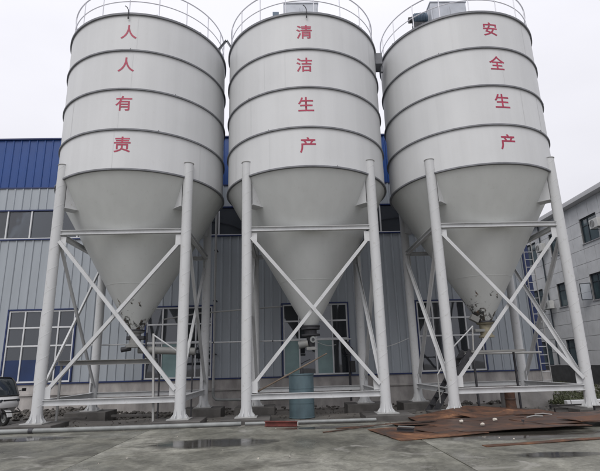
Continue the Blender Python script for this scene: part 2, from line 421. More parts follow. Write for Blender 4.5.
for i in range(39):
    x = XL + PW * i
    inwin = any(c <= i < c + 4 for c in win_cols)
    clad(x, ZW + 0.08 if inwin else ZS + 0.06, ZB0 - 0.06, 'cladding')
    clad(x, ZB1 + 0.06, ZBL - 0.03, 'cladding')
    clad(x, ZBL + 0.03, ZT, 'blue')
def fbox(name, x0, x1, y0, y1, z0, z1, m, parent=fac, bevel=0.0):
    return MB().box(((x0 + x1) / 2, (y0 + y1) / 2, (z0 + z1) / 2), (x1 - x0, y1 - y0, z1 - z0)).build(name, m, parent, bevel=bevel)
fbox('roof_capping', XL, XR, -0.10, 0.30, ZT, ZT + 0.07, 'blue_trim')
fbox('blue_drip_trim', XL, XR, -0.05, 0.05, ZBL - 0.03, ZBL + 0.03, 'blue_trim')
fbox('blue_head_trim', XL, XR, -0.07, 0.06, ZB1, ZB1 + 0.06, 'blue_trim')
fbox('blue_sill_trim', XL, XR, -0.07, 0.06, ZB0 - 0.06, ZB0, 'blue_trim')
fbox('blue_base_trim', XL, XR, -0.08, 0.06, ZS, ZS + 0.055, 'blue_trim')
fbox('plinth', XL, XR + 0.2, -0.02, 0.25, -0.35, ZS - 0.002, 'concrete_plinth')
fbox('plinth_ledge', XL, XR + 0.1, -0.10, -0.022, 0.62, 0.70, 'concrete_plinth')
fbox('corner_trim', XR - 0.32, XR, -0.06, 0.30, ZS + 0.062, ZT - 0.003, 'blue_trim')
fbox('side_wall', XR - 0.2, XR - 0.01, 0.31, 40, -0.16, ZT - 0.01, 'cladding')
fbox('rear_wall', XL, XR - 0.21, 39.8, 40, -0.16, ZT - 0.02, 'interior')
fbox('inner_wall', XL + 0.01, XR - 0.21, 6.0, 6.1, 0, ZT - 0.03, 'interior')
fbox('roof', XL, XR - 0.21, 0.31, 39.79, ZT - 0.30, ZT - 0.1, 'interior')
fbox('floor', XL, XR - 0.21, 0.26, 39.79, -0.1, 0.05, 'interior')
# clerestory strip: panes and mullions one by one
n_st = 27; wst = (XR - 0.32 - XL) / n_st
mul = MB().box((0, 0, (ZB1 - ZB0) / 2), (0.065, 0.09, ZB1 - ZB0)).mesh('mullion', 'frame_white', 0)
pan = MB().box((wst / 2, 0, (ZB1 - ZB0) / 2), (wst - 0.07, 0.012, ZB1 - ZB0 - 0.07)).mesh('window_pane', 'glass', 0)
fbox('strip_window_sill', XL, XR - 0.33, -0.055, 0.05, ZB0 + 0.001, ZB0 + 0.045, 'frame_white')
for i in range(n_st):
    link('mullion', mul, fac, (XL + wst * i, -0.005, ZB0 + 0.046 - 0.046)); link('window_pane', pan, fac, (XL + wst * i, 0.02, ZB0))
# the four tall windows
def hall_window(x0, films):
    W, H = PW * 4, ZW - ZS
    w = MB()
    t = 0.07
    w.box((W / 2, -0.03, H + 0.0), (W, 0.14, 0.06)); w.box((0.03, -0.03, H / 2), (0.06, 0.14, H - 0.062)); w.box((W - 0.03, -0.03, H / 2), (0.06, 0.14, H - 0.062))
    win = w.build('window', 'blue_trim', fac, (x0, 0, ZS + 0.062))
    ix0, ix1, iz0, iz1 = 0.064, W - 0.064, 0.01, H - 0.034
    fr = MB()
    cols = [ix0, ix0 + (ix1 - ix0) * 0.245, ix0 + (ix1 - ix0) * 0.5, ix0 + (ix1 - ix0) * 0.755, ix1]
    rows = [iz0, iz0 + (iz1 - iz0) * 0.50, iz0 + (iz1 - iz0) * 0.755, iz1]
    for k, cx in enumerate(cols):
        tw = 0.13 if k == 2 else 0.065
        fr.box((cx + (tw / 2 if k == 0 else -tw / 2 if k == 4 else 0), -0.02, (iz0 + iz1) / 2), (tw, 0.08, iz1 - iz0))
    for k, cz in enumerate(rows):
        fr.box(((ix0 + ix1) / 2, -0.022, cz + (0.035 if k == 0 else -0.035 if k == 3 else 0)), (ix1 - ix0 - 0.004, 0.07, 0.07))
    fr.build('frame', 'frame_white', win, bevel=0.006)
    for c in range(4):
        for r in range(3):
            d = MB().box(((cols[c] + cols[c + 1]) / 2, 0.0, (rows[r] + rows[r + 1]) / 2), (cols[c + 1] - cols[c] - 0.03, 0.012, rows[r + 1] - rows[r] - 0.03))
            d.build('pane', 'glass', win, smooth=0)
    for (c, f, m) in films:                                     # boards and curtains standing behind the lower panes
        MB().box(((cols[c] + cols[c + 1]) / 2, -0.012, rows[0] + (rows[1] - rows[0]) * f / 2), (cols[c + 1] - cols[c] - 0.05, 0.012, (rows[1] - rows[0]) * f)).build('window_board', m, win, smooth=0)
    return win
films = {1: [(0, 0.62, 'film_blue'), (1, 0.62, 'film_blue'), (3, 0.55, 'film_blue')], 2: [(1, 0.96, 'film_teal')], 3: [(0, 0.96, 'film_teal'), (2, 0.96, 'film_teal')], 4: []}
for k, c in enumerate(win_cols):
    hall_window(XL + PW * c, films.get(k, []))
# drain pipe with elbow and the pipe that runs on along the plinth
dp = empty('drain_pipe', (-3.32, 22.4, 0.0), 'grey downpipe on hall wall turning through an elbow near the ground', 'pipe')
MB().tube([(0, 0, 9.0), (0, 0, 0.75)], 0.055).build('pipe', 'steel_dull', dp)
MB().tube([(0, 0, 0.75), (0.0, 0, 0.5), (0.03, 0, 0.36), (0.14, 0, 0.27), (0.3, 0, 0.24)], 0.065).build('elbow', 'kerb', dp)
MB().tube([(0.3, 0, 0.24), (3.4, 0, 0.20)], 0.055).build('foot_pipe', 'kerb', dp)
for z in (2.2, 4.6, 7.0): MB().box((0, 0.16, z), (0.16, 0.38, 0.04)).build('pipe_clip', 'dark_iron', dp)
# ------------------------------------------------------------------ office block on the right (facade runs straight away from the camera)
XB = 19.0
off = empty('office_block', (XB, 22, 0), 'three-storey grey stone-panelled office block behind the right silo', 'office building')
Y0B, Y1B, ZTB = 0.0, 32.0, 11.25
wins = []
for (y0, y1) in ((5.75, 7.45), (10.25, 11.28), (13.2, 14.95), (17.7, 18.75), (20.7, 22.4), (2.75, 3.8), (25.2, 26.2)):
    for (z0, z1) in ((1.13, 2.81), (5.03, 6.63), (8.60, 10.22)):
        wins.append((y0, y1, z0, z1))
def minus(r, w):
    y0, y1, z0, z1 = r; a0, a1, b0, b1 = w
    if a1 <= y0 + 1e-4 or a0 >= y1 - 1e-4 or b1 <= z0 + 1e-4 or b0 >= z1 - 1e-4: return [r]
    out = []
    if a0 > y0: out.append((y0, a0, z0, z1))
    if a1 < y1: out.append((a1, y1, z0, z1))
    ya, yb = max(y0, a0), min(y1, a1)
    if b0 > z0: out.append((ya, yb, z0, b0))
    if b1 < z1: out.append((ya, yb, b1, z1))
    return out
def solid_wall(name, rects, x0, x1, m, parent):
    b = MB()
    for (y0, y1, z0, z1) in rects: b.box(((x0 + x1) / 2, (y0 + y1) / 2, (z0 + z1) / 2), (x1 - x0, y1 - y0, z1 - z0))
    return b.build(name, m, parent, smooth=0)
rects = [(Y0B, Y1B, 1.12, ZTB)]
for w in wins:
    rects = [q for r in rects for q in minus(r, w)]
owall = solid_wall('wall', rects, 0.03, 0.33, 'stone_joint', off)
zr = [1.14 + 0.893 * k for k in range(0, 12)]; zr[-1] = ZTB
yr = [Y0B + 1.0667 * k for k in range(0, 31)]
for i in range(len(yr) - 1):
    for j in range(len(zr) - 1):
        cell = [(yr[i] + 0.011, yr[i + 1] - 0.011, zr[j] + 0.011, zr[j + 1] - 0.011)]
        for w in wins: cell = [q for r in cell for q in minus(r, (w[0] - 0.01, w[1] + 0.01, w[2] - 0.01, w[3] + 0.01))]
        for (a, b_, c, d) in cell:
            if b_ - a < 0.06 or d - c < 0.06: continue
            if i > 24: continue
            MB().box((0.012 + random.uniform(-.003, .003), (a + b_) / 2, (c + d) / 2), (0.04, b_ - a, d - c)).build('stone_panel', 'stone_panel', owall, smooth=0)
for (y0, y1, z0, z1) in wins:
    win = MB()
    t = 0.07
    win.box((0.14, (y0 + y1) / 2, z0 + t / 2), (0.08, y1 - y0, t)); win.box((0.14, (y0 + y1) / 2, z1 - t / 2), (0.08, y1 - y0, t))
    for yy in (y0 + t / 2, y1 - t / 2): win.box((0.14, yy, (z0 + z1) / 2), (0.08, t, z1 - z0 - 2 * t))
    if y1 - y0 > 1.3: win.box((0.14, y0 + (y1 - y0) * 0.64, (z0 + z1) / 2), (0.07, 0.06, z1 - z0 - 2 * t))
    win.box((0.14, (y0 + y1) / 2, z0 + (z1 - z0) * 0.70), (0.066, y1 - y0 - 2 * t, 0.05))
    wo_ = win.build('window', 'frame_dark', off, smooth=0)
    MB().box((0.15, (y0 + y1) / 2, (z0 + z1) / 2), (0.012, y1 - y0 - 2 * t, z1 - z0 - 2 * t)).build('pane', 'office_glass', wo_, smooth=0)
    MB().box((-0.02, (y0 + y1) / 2, z0 - 0.02), (0.12, y1 - y0 + 0.1, 0.035)).build('sill', 'soffit', wo_, smooth=0)
sw = empty('tmp', (0, 0, 0), None, None); bpy.data.objects.remove(sw)
# the casement that stands open on the middle storey
sash = MB(); sash.box((0, 0, 0.02), (0.04, 0.62, 0.05)); sash.box((0, 0, 1.03), (0.04, 0.62, 0.05))
sash.box((0, -0.29, 0.525), (0.04, 0.05, 0.96)); sash.box((0, 0.29, 0.525), (0.04, 0.05, 0.96))
so = sash.build('open_sash', 'frame_dark', off, (-0.27, 7.62, 5.08), smooth=0); so.rotation_euler.z = math.radians(62)
MB().box((0, 0, 0.525), (0.01, 0.53, 0.95)).build('pane', 'glass_clear', so, smooth=0)
fb = lambda n, x0, x1, y0, y1, z0, z1, m: fbox(n, x0, x1, y0, y1, z0, z1, m, off)
fb('plinth', -0.06, 0.33, Y0B, Y1B, -0.16, 1.115, 'granite_dark')
fb('eave', -0.55, 0.4, Y0B - 0.4, Y1B + 0.4, ZTB + 0.002, ZTB + 0.20, 'soffit')
fb('parapet', -0.50, -0.30, Y0B - 0.38, Y1B + 0.38, ZTB + 0.202, ZTB + 0.30, 'soffit')
fb('roof_slab', 0.402, 14, Y0B - 0.4, Y1B + 0.4, ZTB + 0.02, ZTB + 0.20, 'soffit')
fb('end_wall', 0.335, 14, Y0B, Y0B + 0.3, -0.16, ZTB, 'stone_panel')
fb('rear_end_wall', 0.335, 14, Y1B - 0.3, Y1B, -0.16, ZTB, 'stone_panel')
fb('inner_partition', 4.0, 4.1, Y0B + 0.31, Y1B - 0.31, -0.1, ZTB - 0.01, 'interior')
for z in (3.7, 7.3): fb('floor_slab', 0.335, 3.99, Y0B + 0.31, Y1B - 0.31, z, z + 0.2, 'interior')
MB().tube([(-0.09, 12.35, 1.2), (-0.09, 12.35, 11.2)], 0.05, 10).build('rain_pipe', 'frame_dark', off)
def ac_unit(y, z, label):
    a = empty('air_conditioner', (XB - 0.36, 22 + y, z), label, 'air conditioner', 'air conditioners on the office block')
    MB().box((0, 0, 0.29), (0.32, 0.82, 0.56)).build('casing', 'ac_white', a, bevel=0.02)
    g_ = MB()
    for k in range(4): g_.lathe([(0.06 + 0.05 * k, 0), (0.068 + 0.05 * k, 0), (0.068 + 0.05 * k, 0.01), (0.06 + 0.05 * k, 0.01)], 20, closed=True)
    go = g_.build('fan_grille', 'black', a, (-0.172, 0.12, 0.29)); go.rotation_euler = (0, PI / 2, 0)
    for yy in (-0.3, 0.3):
        MB().bar((-0.14, yy, -0.012), (0.34, yy, -0.012), 0.03, 0.024).build('bracket', 'dark_iron', a)
ac_unit(5.35, 9.10, 'white air conditioner beside the top right office window, right frame edge')
ac_unit(11.9, 9.15, 'white air conditioner left of the pole, high on office facade')
ac_unit(12.0, 5.0, 'white air conditioner beside narrow middle-storey office window, behind crossed braces')
ac_unit(14.3, 4.2, 'white air conditioner below middle-storey office window beside blue hall corner')

# white access ladder by the hall corner
ld = empty('access_ladder', (XR - 0.20, YW - 0.42, 0), 'white steel ladder standing against blue corner of factory hall', 'ladder')
for s in (-1, 1): MB().bar((s * 0.20, 0, 0.0), (s * 0.20, 0, 7.6), 0.04, 0.04).build('stringer', 'steel_dull', ld)
rg = MB().tube([(-0.2, 0, 0), (0.2, 0, 0)], 0.016, 8).mesh('rung', 'steel_white')
for k in range(20): link('rung', rg, ld, (0, 0, 0.3 + 0.37 * k))
for z in (2.5, 5.0, 7.3): MB().bar((-.22, 0, z), (-.22, 0.36, z), 0.03, 0.03).build('wall_bracket', 'steel_white', ld)

# ------------------------------------------------------------------ silos
R = 3.0; ZR = [13.79, 12.30, 10.79, 9.29, 7.875]; LEG = R / math.sqrt(2); SY = 17.61
ZC, RC = 2.98, 0.24; ZU, ZLB = 6.02, 0.72; LT = 8.40; LB = 0.14
def char_mesh(ch, ang, zc, size):
    cu_ = bpy.data.curves.new('char', 'FONT'); cu_.body = ch; cu_.size = size; cu_.offset = 0.012 * size; cu_.resolution_u = 6
    cu_.align_x = 'CENTER'
    o = bpy.data.objects.new('char', cu_); col.objects.link(o)
    dg = bpy.context.evaluated_depsgraph_get(); dg.update()
    me = bpy.data.meshes.new_from_object(o.evaluated_get(dg)); bpy.data.objects.remove(o)
    bm = bmesh.new(); bm.from_mesh(me)
    xs_ = [v.co.x for v in bm.verts]; ys_ = [v.co.y for v in bm.verts]
    cx, cy = (min(xs_) + max(xs_)) / 2, (min(ys_) + max(ys_)) / 2
    for k in range(-6, 7):
        bmesh.ops.bisect_plane(bm, geom=bm.verts[:] + bm.edges[:] + bm.faces[:], plane_co=(cx + k * size / 12, 0, 0), plane_no=(1, 0, 0))
    bmesh.ops.triangulate(bm, faces=bm.faces[:])
    for v in bm.verts:
        a = ang + (v.co.x - cx) / R; z = zc + (v.co.y - cy)
        v.co = Vector(((R + 0.0065) * math.sin(a), -(R + 0.0065) * math.cos(a), z))
    bmesh.ops.recalc_face_normals(bm, faces=bm.faces[:])
    for f in bm.faces:
        if f.normal.dot(Vector((f.calc_center_median().x, f.calc_center_median().y, 0))) < 0: f.normal_flip()
    bm.to_mesh(me); bm.free(); me.name = 'painted_character'
    me.materials.clear(); me.materials.append(M['letter']); return me

sp_ = MB(); nsp = 24 * 11
for k in range(nsp + 1):
    t = 2 * PI * k / 24; z = 0.62 + (LT - 0.7) * k / nsp
    for rr_, dz_ in ((0.164, -0.012), (0.1685, -0.005), (0.1685, 0.005), (0.164, 0.012)): sp_.v.append((rr_ * math.sin(t), -rr_ * math.cos(t), z + dz_))
    if k: sp_.f += [((k - 1) * 4 + q, k * 4 + q, k * 4 + q + 1, (k - 1) * 4 + q + 1) for q in range(3)]
spiral = sp_.mesh('spiral_weld', 'steel_white')
course_mesh = {}
def silo(X, label, text, coords, cone_mat, seed, br_z=LB):
    rnd = random.Random(seed)
    s = empty('silo', (X, SY, 0), label, 'silo', 'the three white silos')
    for k in range(4):
        z1, z0 = ZR[k], ZR[k + 1]
        if k not in course_mesh:
            course_mesh[k] = MB().lathe([(R - 0.03, 0.0), (R, 0.0), (R, z1 - z0), (R - 0.03, z1 - z0)], 128, closed=True).mesh('shell_course', 'silo', 40)
        c = link('shell_course', course_mesh[k], s, (0, 0, z0), rnd.uniform(0, 6.28))
        for q in range(3):                                          # vertical butt welds
            a = rnd.uniform(-1.3, 1.3) if q == 0 else rnd.uniform(0, 6.28)
            w = MB(); w.lathe([(R - 0.001, 0.04), (R + 0.0045, 0.045), (R + 0.0045, z1 - z0 - 0.045), (R - 0.001, z1 - z0 - 0.04)], 1, a0=0, a1=0.006, closed=True)
            wo2 = w.build('weld_seam', 'silo', c, smooth=0); wo2.rotation_euler.z = a - c.rotation_euler.z
    for k, z in enumerate(ZR):
        hh = 0.05 if k else 0.07
        if k == 0: pr = [(R - 0.05, -0.045), (R + 0.06, -0.045), (R + 0.06, 0.03), (R - 0.05, 0.03)]
        else: pr = [(R - 0.02, -0.026), (R + 0.055, -0.026), (R + 0.055, 0.026), (R - 0.02, 0.026)]
        MB().lathe(pr, 128, closed=True).build('ring_flange', 'flange', s, (0, 0, z))
        for q in range(1 if k else 2):                              # lifting lugs and bolts left on the flange
            a = rnd.uniform(-1.2, 1.2)
            MB().box(((R + 0.05) * math.sin(a), -(R + 0.05) * math.cos(a), z + 0.04), (0.02, 0.02, 0.05)).build('lug', 'flange', s)
    rf = MB().lathe([(R - 0.06, 0.0), (1.2, 0.28), (0.0, 0.36)], 96, (0, 0, ZR[0] + 0.031)).build('roof', 'silo', s)
    cn = MB().lathe([(R - 0.021, ZR[4] - 0.03), (R - 0.35, ZR[4] - 0.03 - 0.35 * (ZR[4] - ZC) / (R - RC)), (1.6, ZC + (1.6 - RC) * (ZR[4] - ZC) / (R - RC)), (0.8, ZC + (0.8 - RC) * (ZR[4] - ZC) / (R - RC)), (RC, ZC)], 128).build('cone', cone_mat, s)
    for z_ in (6.1, 4.5):
        rr = RC + (z_ - ZC) * (R - RC) / (ZR[4] - ZC)
        MB().lathe([(rr - 0.004, -0.010), (rr + 0.004, -0.006), (rr + 0.010, 0.008), (rr + 0.004, 0.010)], 96, (0, 0, z_), closed=True).build('cone_weld', 'silo_cone', cn)
    MB().lathe([(RC, 0), (RC + 0.10, 0), (RC + 0.10, -0.05), (RC, -0.05)], 32, (0, 0, ZC), closed=True).build('outlet_flange', 'dark_iron', cn)
    # legs
    slope = (ZR[4] - ZC) / (R - RC)
    for sx in (-1, 1):
        for sy in (-1, 1):
            zb = br_z if (sx, sy) == (1, 1) else LB
            lg = MB().tube([(0, 0, zb + 0.03), (0, 0, LT)], 0.165, 24).build('leg', 'steel_white', s, (sx * LEG, sy * LEG, 0))
            MB().box((0, 0, zb + 0.015), (0.66, 0.66, 0.03)).build('base_plate', 'steel_dull', lg, bevel=0.005)
            link('spiral_weld', spiral, lg, (0, 0, 0), random.uniform(0, 6))
            for q in range(8):
                a = 2 * PI * q / 8 + PI / 8
                f = MB().prism([(0.155, zb + 0.031), (0.27, zb + 0.031), (0.27, zb + 0.055), (0.195, zb + 0.15), (0.166, zb + 0.30), (0.155, zb + 0.30)], 1, -0.01, 0.01)
                fo = f.build('base_fin', 'steel_white', lg, smooth=0); fo.rotation_euler.z = a
            MB().lathe([(0.0, LT + 0.012), (0.185, LT + 0.012), (0.185, LT - 0.004), (0.0, LT - 0.004)], 24).build('cap', 'steel_dull', lg)
            # seat bracket welded between leg and cone
            hB = 0.98; inw = hB / slope
            fdir = Matrix.Rotation(math.atan2(-sy, -sx), 4, 'Z')
            b = MB()
            for t in (-0.15, 0.15):
                b.prism([(0.12, ZR[4] - 0.03), (0.12, ZR[4] - hB), (inw + 0.30, ZR[4] - hB), (0.16, ZR[4] - 0.03)], 1, t - 0.010, t + 0.010)
            b.box((0.12 + (inw + 0.22) / 2, 0, ZR[4] - hB - 0.011), (inw + 0.24, 0.40, 0.02))
            bo = b.build('seat_bracket', 'steel_white', lg, smooth=0); bo.rotation_euler.z = math.atan2(-sy, -sx)
            big = sy > 0
            w = 1.45 if not big else 1.5
            ft = MB().box((0, 0, (zb - 0.35) / 2 - 0.001), (w, w * 0.85, zb + 0.35)).build('footing', 'footing_pale' if zb > 0.3 else 'footing', s, (sx * LEG, sy * LEG, 0), bevel=0.02)
    # horizontals
    a, r_ = LEG, 0.15
    def corner(sx, sy, z): return Vector((sx * a, sy * a, z))
    faces = [((-1, -1), (1, -1)), ((-1, 1), (1, 1)), ((-1, -1), (-1, 1)), ((1, -1), (1, 1))]
    for p, q in faces:
        d = (Vector((q[0], q[1], 0)) - Vector((p[0], p[1], 0))).normalized() * r_
        MB().channel(corner(*p, ZU) + d, corner(*q, ZU) - d, 0.15, 0.15).build('upper_beam', 'steel_white', s, smooth=0)
        MB().channel(corner(*p, ZLB) + d, corner(*q, ZLB) - d, 0.17, 0.15).build('lower_beam', 'steel_white', s, smooth=0)
        if p == (-1, 1): continue                                   # no crossed braces on the hall side
        nrm = Vector((d.y, -d.x, 0)).normalized() * 0.055
        zt, zl = ZU - 0.30, ZLB + 0.28
        MB().angle(corner(*p, zt) + d + nrm, corner(*q, zl) - d + nrm, 0.105, 0.014, up=(nrm.x, nrm.y, 0)).build('diagonal_brace', 'steel_white', s, smooth=0)
        MB().angle(corner(*q, zt) - d - nrm, corner(*p, zl) + d - nrm, 0.105, 0.014, up=(nrm.x, nrm.y, 0)).build('diagonal_brace', 'steel_white', s, smooth=0)
        for pp, dd in ((p, d), (q, -d)):
            for z in (zt, zl):
                c0 = corner(*pp, z) + dd * 1.4
                MB().box(c0, (0.26 if abs(d.x) > abs(d.y) else 0.014, 0.014 if abs(d.x) > abs(d.y) else 0.26, 0.34)).build('brace_plate', 'steel_white', s, smooth=0)
    # guard rail
    rr = R - 0.06; zt = ZR[0] + 0.03
    gr = MB()
    n = 96
    for z, t in ((1.10, 0.025), (0.56, 0.019)):
        gr.lathe([(rr + t * math.cos(2 * PI * k / 6), z + t * math.sin(2 * PI * k / 6)) for k in range(6)], n, (0, 0, zt), closed=True)
    go = gr.build('guard_rail', 'rail', s)
    pm = MB().tube([(0, 0, 0), (0, 0, 1.10)], 0.018, 8).mesh('rail_post', 'rail')
    for k in range(18):
        t = 2 * PI * (k + 0.33 * (seed % 3)) / 18
        link('rail_post', pm, go, (rr * math.sin(t), -rr * math.cos(t), zt))
    for ch, (ang, zc) in zip(text, coords):
        link('painted_character', char_mesh(ch, math.radians(ang), zc, 0.585), s)
    return s
s1 = silo(-5.406, 'white silo at left lettered 人人有责 in red, black stains at its cone tip', '人人有责', [(1.1, 13.06), (0.9, 11.75), (1.2, 10.26), (2.2, 8.75)], 'silo_cone_stained', 3)
s2 = silo(0.839, 'middle white silo lettered 清洁生产 in red, above a blue-grey tank', '清洁生产', [(-0.8, 13.01), (-1.4, 11.68), (-1.1, 10.15), (-0.8, 8.64)], 'silo_cone', 4)
s3 = silo(7.193, 'white silo at right lettered 安全生产 in red, rusty sheets before it', '安全生产', [(5.6, 13.09), (6.9, 11.70), (6.5, 10.2), (6.2, 8.66)], 'silo_cone_stained', 5, 0.46)

# ---- things on top of the silos
def collector(X, w, h, label, motor):
    c = empty('dust_collector', (X, 16.25, ZR[0] + 0.10), label, 'dust collector', 'dust collectors on the silo roofs')
    MB().prism([(-w / 2 - 0.08, 0), (w / 2 + 0.08, 0), (w / 2, 0.25), (w / 2, h), (-w / 2, h), (-w / 2, 0.25)], 1, -0.6, 0.6).build('housing', 'collector', c, bevel=0.02)
    MB().box((0, 0, h + 0.03), (w + 0.05, 1.25, 0.06)).build('lid', 'collector', c, bevel=0.015)
    for x in (-w * 0.25, w * 0.25): MB().box((x, -0.612, h * 0.55), (w * 0.42, 0.022, h * 0.6)).build('door', 'collector', c, bevel=0.006)
    if motor:
        mo = MB().tube([(-w / 2 - 0.62, -0.25, 0.72), (-w / 2 - 0.10, -0.25, 0.80)], 0.21, 20).build('fan_motor', 'motor', c)
        for k in range(7): MB().tube([(-w / 2 - 0.56 + 0.06 * k, -0.25, 0.728 + 0.009 * k), (-w / 2 - 0.545 + 0.06 * k, -0.25, 0.730 + 0.009 * k)], 0.235, 20).build('cooling_fin', 'motor', mo)
        MB().tube([(-w / 2 - 0.80, -0.25, 0.70), (-w / 2 - 0.62, -0.25, 0.72)], 0.12, 16).build('fan_cowl', 'dark_iron', mo)
        MB().box((-w / 2 - 0.4, -0.25, 0.26), (0.5, 0.3, 0.52)).build('motor_stand', 'dark_iron', mo)
    else:
        MB().box((-w / 2 - 0.33, -0.3, 0.50), (0.24, 0.24, 1.0)).build('valve_box', 'motor', c, bevel=0.01)
        MB().tube([(-w / 2 - 0.75, -0.35, 0.62), (-w / 2 - 0.45, -0.35, 0.66)], 0.10, 12).build('air_tank', 'dark_iron', c)
    return c
collector(0.77, 1.30, 1.20, 'plain grey dust collector box on roof of middle silo', False)
collector(6.50, 1.39, 1.22, 'grey dust collector with blue-grey fan motor on roof of right silo', True)
for X, lab, dx in ((-5.406, 'small dark lifting hook on rim of left silo', 0.02), (0.839, 'small dark lifting hook on rim of middle silo', 0.06)):
    hk = MB().tube([(0, 0, -0.22), (0, -0.02, 0.10), (-0.05, -0.04, 0.20), (-0.12, -0.04, 0.26)], 0.016, 8).build('lifting_hook', 'dark_iron', None, (X + dx, SY - R - 0.075, ZR[0]))
    MB().box((0, 0.01, -0.2), (0.05, 0.03, 0.06)).build('hook_plate', 'dark_iron', hk)
    tag(hk, lab, 'hook', 'hooks on the silo rims')
ch = MB(); ch.angle((-2.66, 17.0, 13.92), (-2.25, 17.0, 14.50), 0.07); ch.angle((-2.25, 17.0, 14.50), (-1.98, 17.0, 14.02), 0.07)
tag(ch.build('tie_bar', 'flange', None), 'bent grey tie bar bridging rims of left and middle silos', 'tie bar')
wk = MB().box((3.88, 17.1, 13.46), (0.30, 0.6, 0.50)).box((4.02, 17.0, 13.08), (0.10, 0.12, 0.3)).build('link_plate', 'flange', None, bevel=0.01)
tag(wk, 'dark link plate joining the middle and right silo rims', 'link plate')

# ------------------------------------------------------------------ things under the silos
# silo 1: slide valve, screw conveyor, platform
vf = empty('discharge_valve', (-5.406, SY, 2.25), 'soiled discharge valve under stained cone of left silo', 'valve', 'valves under the silo cones')
MB().lathe([(0.30, 0.68), (0.30, 0.63), (0.2, 0.60), (0.2, 0.25), (0.3, 0.22), (0.3, 0.12), (0.0, 0.12)], 24).build('spout', 'drab', vf)
MB().box((0.05, 0, 0.45), (0.62, 0.34, 0.12)).build('slide_gate', 'dark_iron', vf, bevel=0.01)
MB().tube([(-0.42, -0.1, 0.05), (-0.1, -0.1, 0.10)], 0.09, 14).build('vibrator_motor', 'dark_iron', vf)
MB().tube([(0.42, -0.06, 0.62), (0.42, -0.06, -0.25)], 0.03, 8).build('hanger', 'dark_iron', vf)
sc = empty('screw_conveyor', (-5.3, 17.75, 0), 'grey horizontal screw conveyor tube leaving the left silo outlet', 'conveyor')
MB().tube([(0.0, 0, 2.30), (1.75, 0, 2.20)], 0.13, 20).build('trough', 'drab', sc)
MB().tube([(1.75, 0, 2.20), (1.79, 0, 2.20)], 0.19, 20).build('end_flange', 'drab', sc)
MB().tube([(1.79, 0, 2.20), (2.02, 0, 2.19)], 0.13, 20).build('drive_motor', 'drab', sc)
MB().box((1.5, 0, 1.90), (0.26, 0.26, 0.44)).build('outlet_spout', 'drab', sc, bevel=0.01)
for x in (0.75, 1.9): MB().bar((x, 0.12, -0.30), (x, 0.12, 2.12), 0.05, 0.05).build('stand', 'dark_iron', sc)
pf = empty('work_platform', (0, 0, 0), 'narrow steel work platform with sloping handrail under left silo', 'platform')
MB().channel((-7.40, 16.25, 1.88), (-4.13, 15.75, 1.86), 0.15, 0.30).build('deck_beam', 'drab', pf, smooth=0)
MB().bar((-4.10, 15.62, 0.0), (-4.22, 15.62, 2.70), 0.06, 0.06).build('post', 'steel_dull', pf)
MB().tube([(-4.22, 15.60, 2.66), (-3.48, 15.75, 2.14)], 0.024, 8).build('handrail', 'steel_white', pf)
MB().bar((-7.3, 16.3, 0.0), (-7.3, 16.3, 1.8), 0.06, 0.06).build('post', 'steel_dull', pf)
# silo 2: rotary valve and tank
vr = empty('rotary_valve', (0.839, SY, 2.20), 'small rotary valve with round pale gauge under middle silo', 'valve', 'valves under the silo cones')
MB().lathe([(0.33, 0.72), (0.33, 0.64), (0.22, 0.62), (0.22, 0.5), (0.33, 0.48), (0.33, 0.42), (0.16, 0.40), (0.13, 0.05), (0.0, 0.05)], 24).build('body', 'dark_iron', vr)
MB().tube([(0.06, -0.22, 0.28), (0.06, -0.32, 0.28)], 0.11, 20).build('gauge', 'kerb', vr)
MB().tube([(0.06, -0.321, 0.28), (0.06, -0.34, 0.28)], 0.05, 14).build('gauge_hub', 'dark_iron', vr)
MB().tube([(-0.45, -0.08, 0.10), (-0.12, -0.08, 0.16)], 0.13, 16).build('gear_motor', 'drab', vr)
MB().box((0.0, -0.1, -0.02), (0.34, 0.3, 0.10)).build('base_flange', 'drab', vr)
tk = empty('storage_tank', (0.42, 16.45, 0), 'upright blue-grey steel tank beneath the middle silo', 'tank')
MB().lathe([(0.0, 0.0), (0.42, 0.0), (0.42, 0.02), (0.405, 0.03), (0.405, 1.30), (0.425, 1.31), (0.425, 1.35), (0.0, 1.35)], 40).build('body', 'tank', tk)
for z in (0.45, 0.9): MB().lathe([(0.403, -0.012), (0.413, -0.012), (0.413, 0.012), (0.403, 0.012)], 40, (0, 0, z), closed=True).build('hoop', 'tank', tk)
MB().tube([(0.02, 0, 1.35), (0.02, 0, 1.52)], 0.06, 12).build('inlet_stub', 'dark_iron', tk)
pl = MB().tube([(-1.20, 15.85, 0.74), (0.0, 16.05, 1.33), (1.30, 16.55, 1.97)], [0.028, 0.026, 0.022], 8).build('wooden_pole', 'wood', None)
tag(pl, 'bare wooden pole leaning across the top of the blue-grey tank', 'pole')
MB().bar((-1.2, 15.85, 0.70), (-1.06, 15.9, 0.86), 0.10, 0.05).build('pole_lashing', 'black', pl)
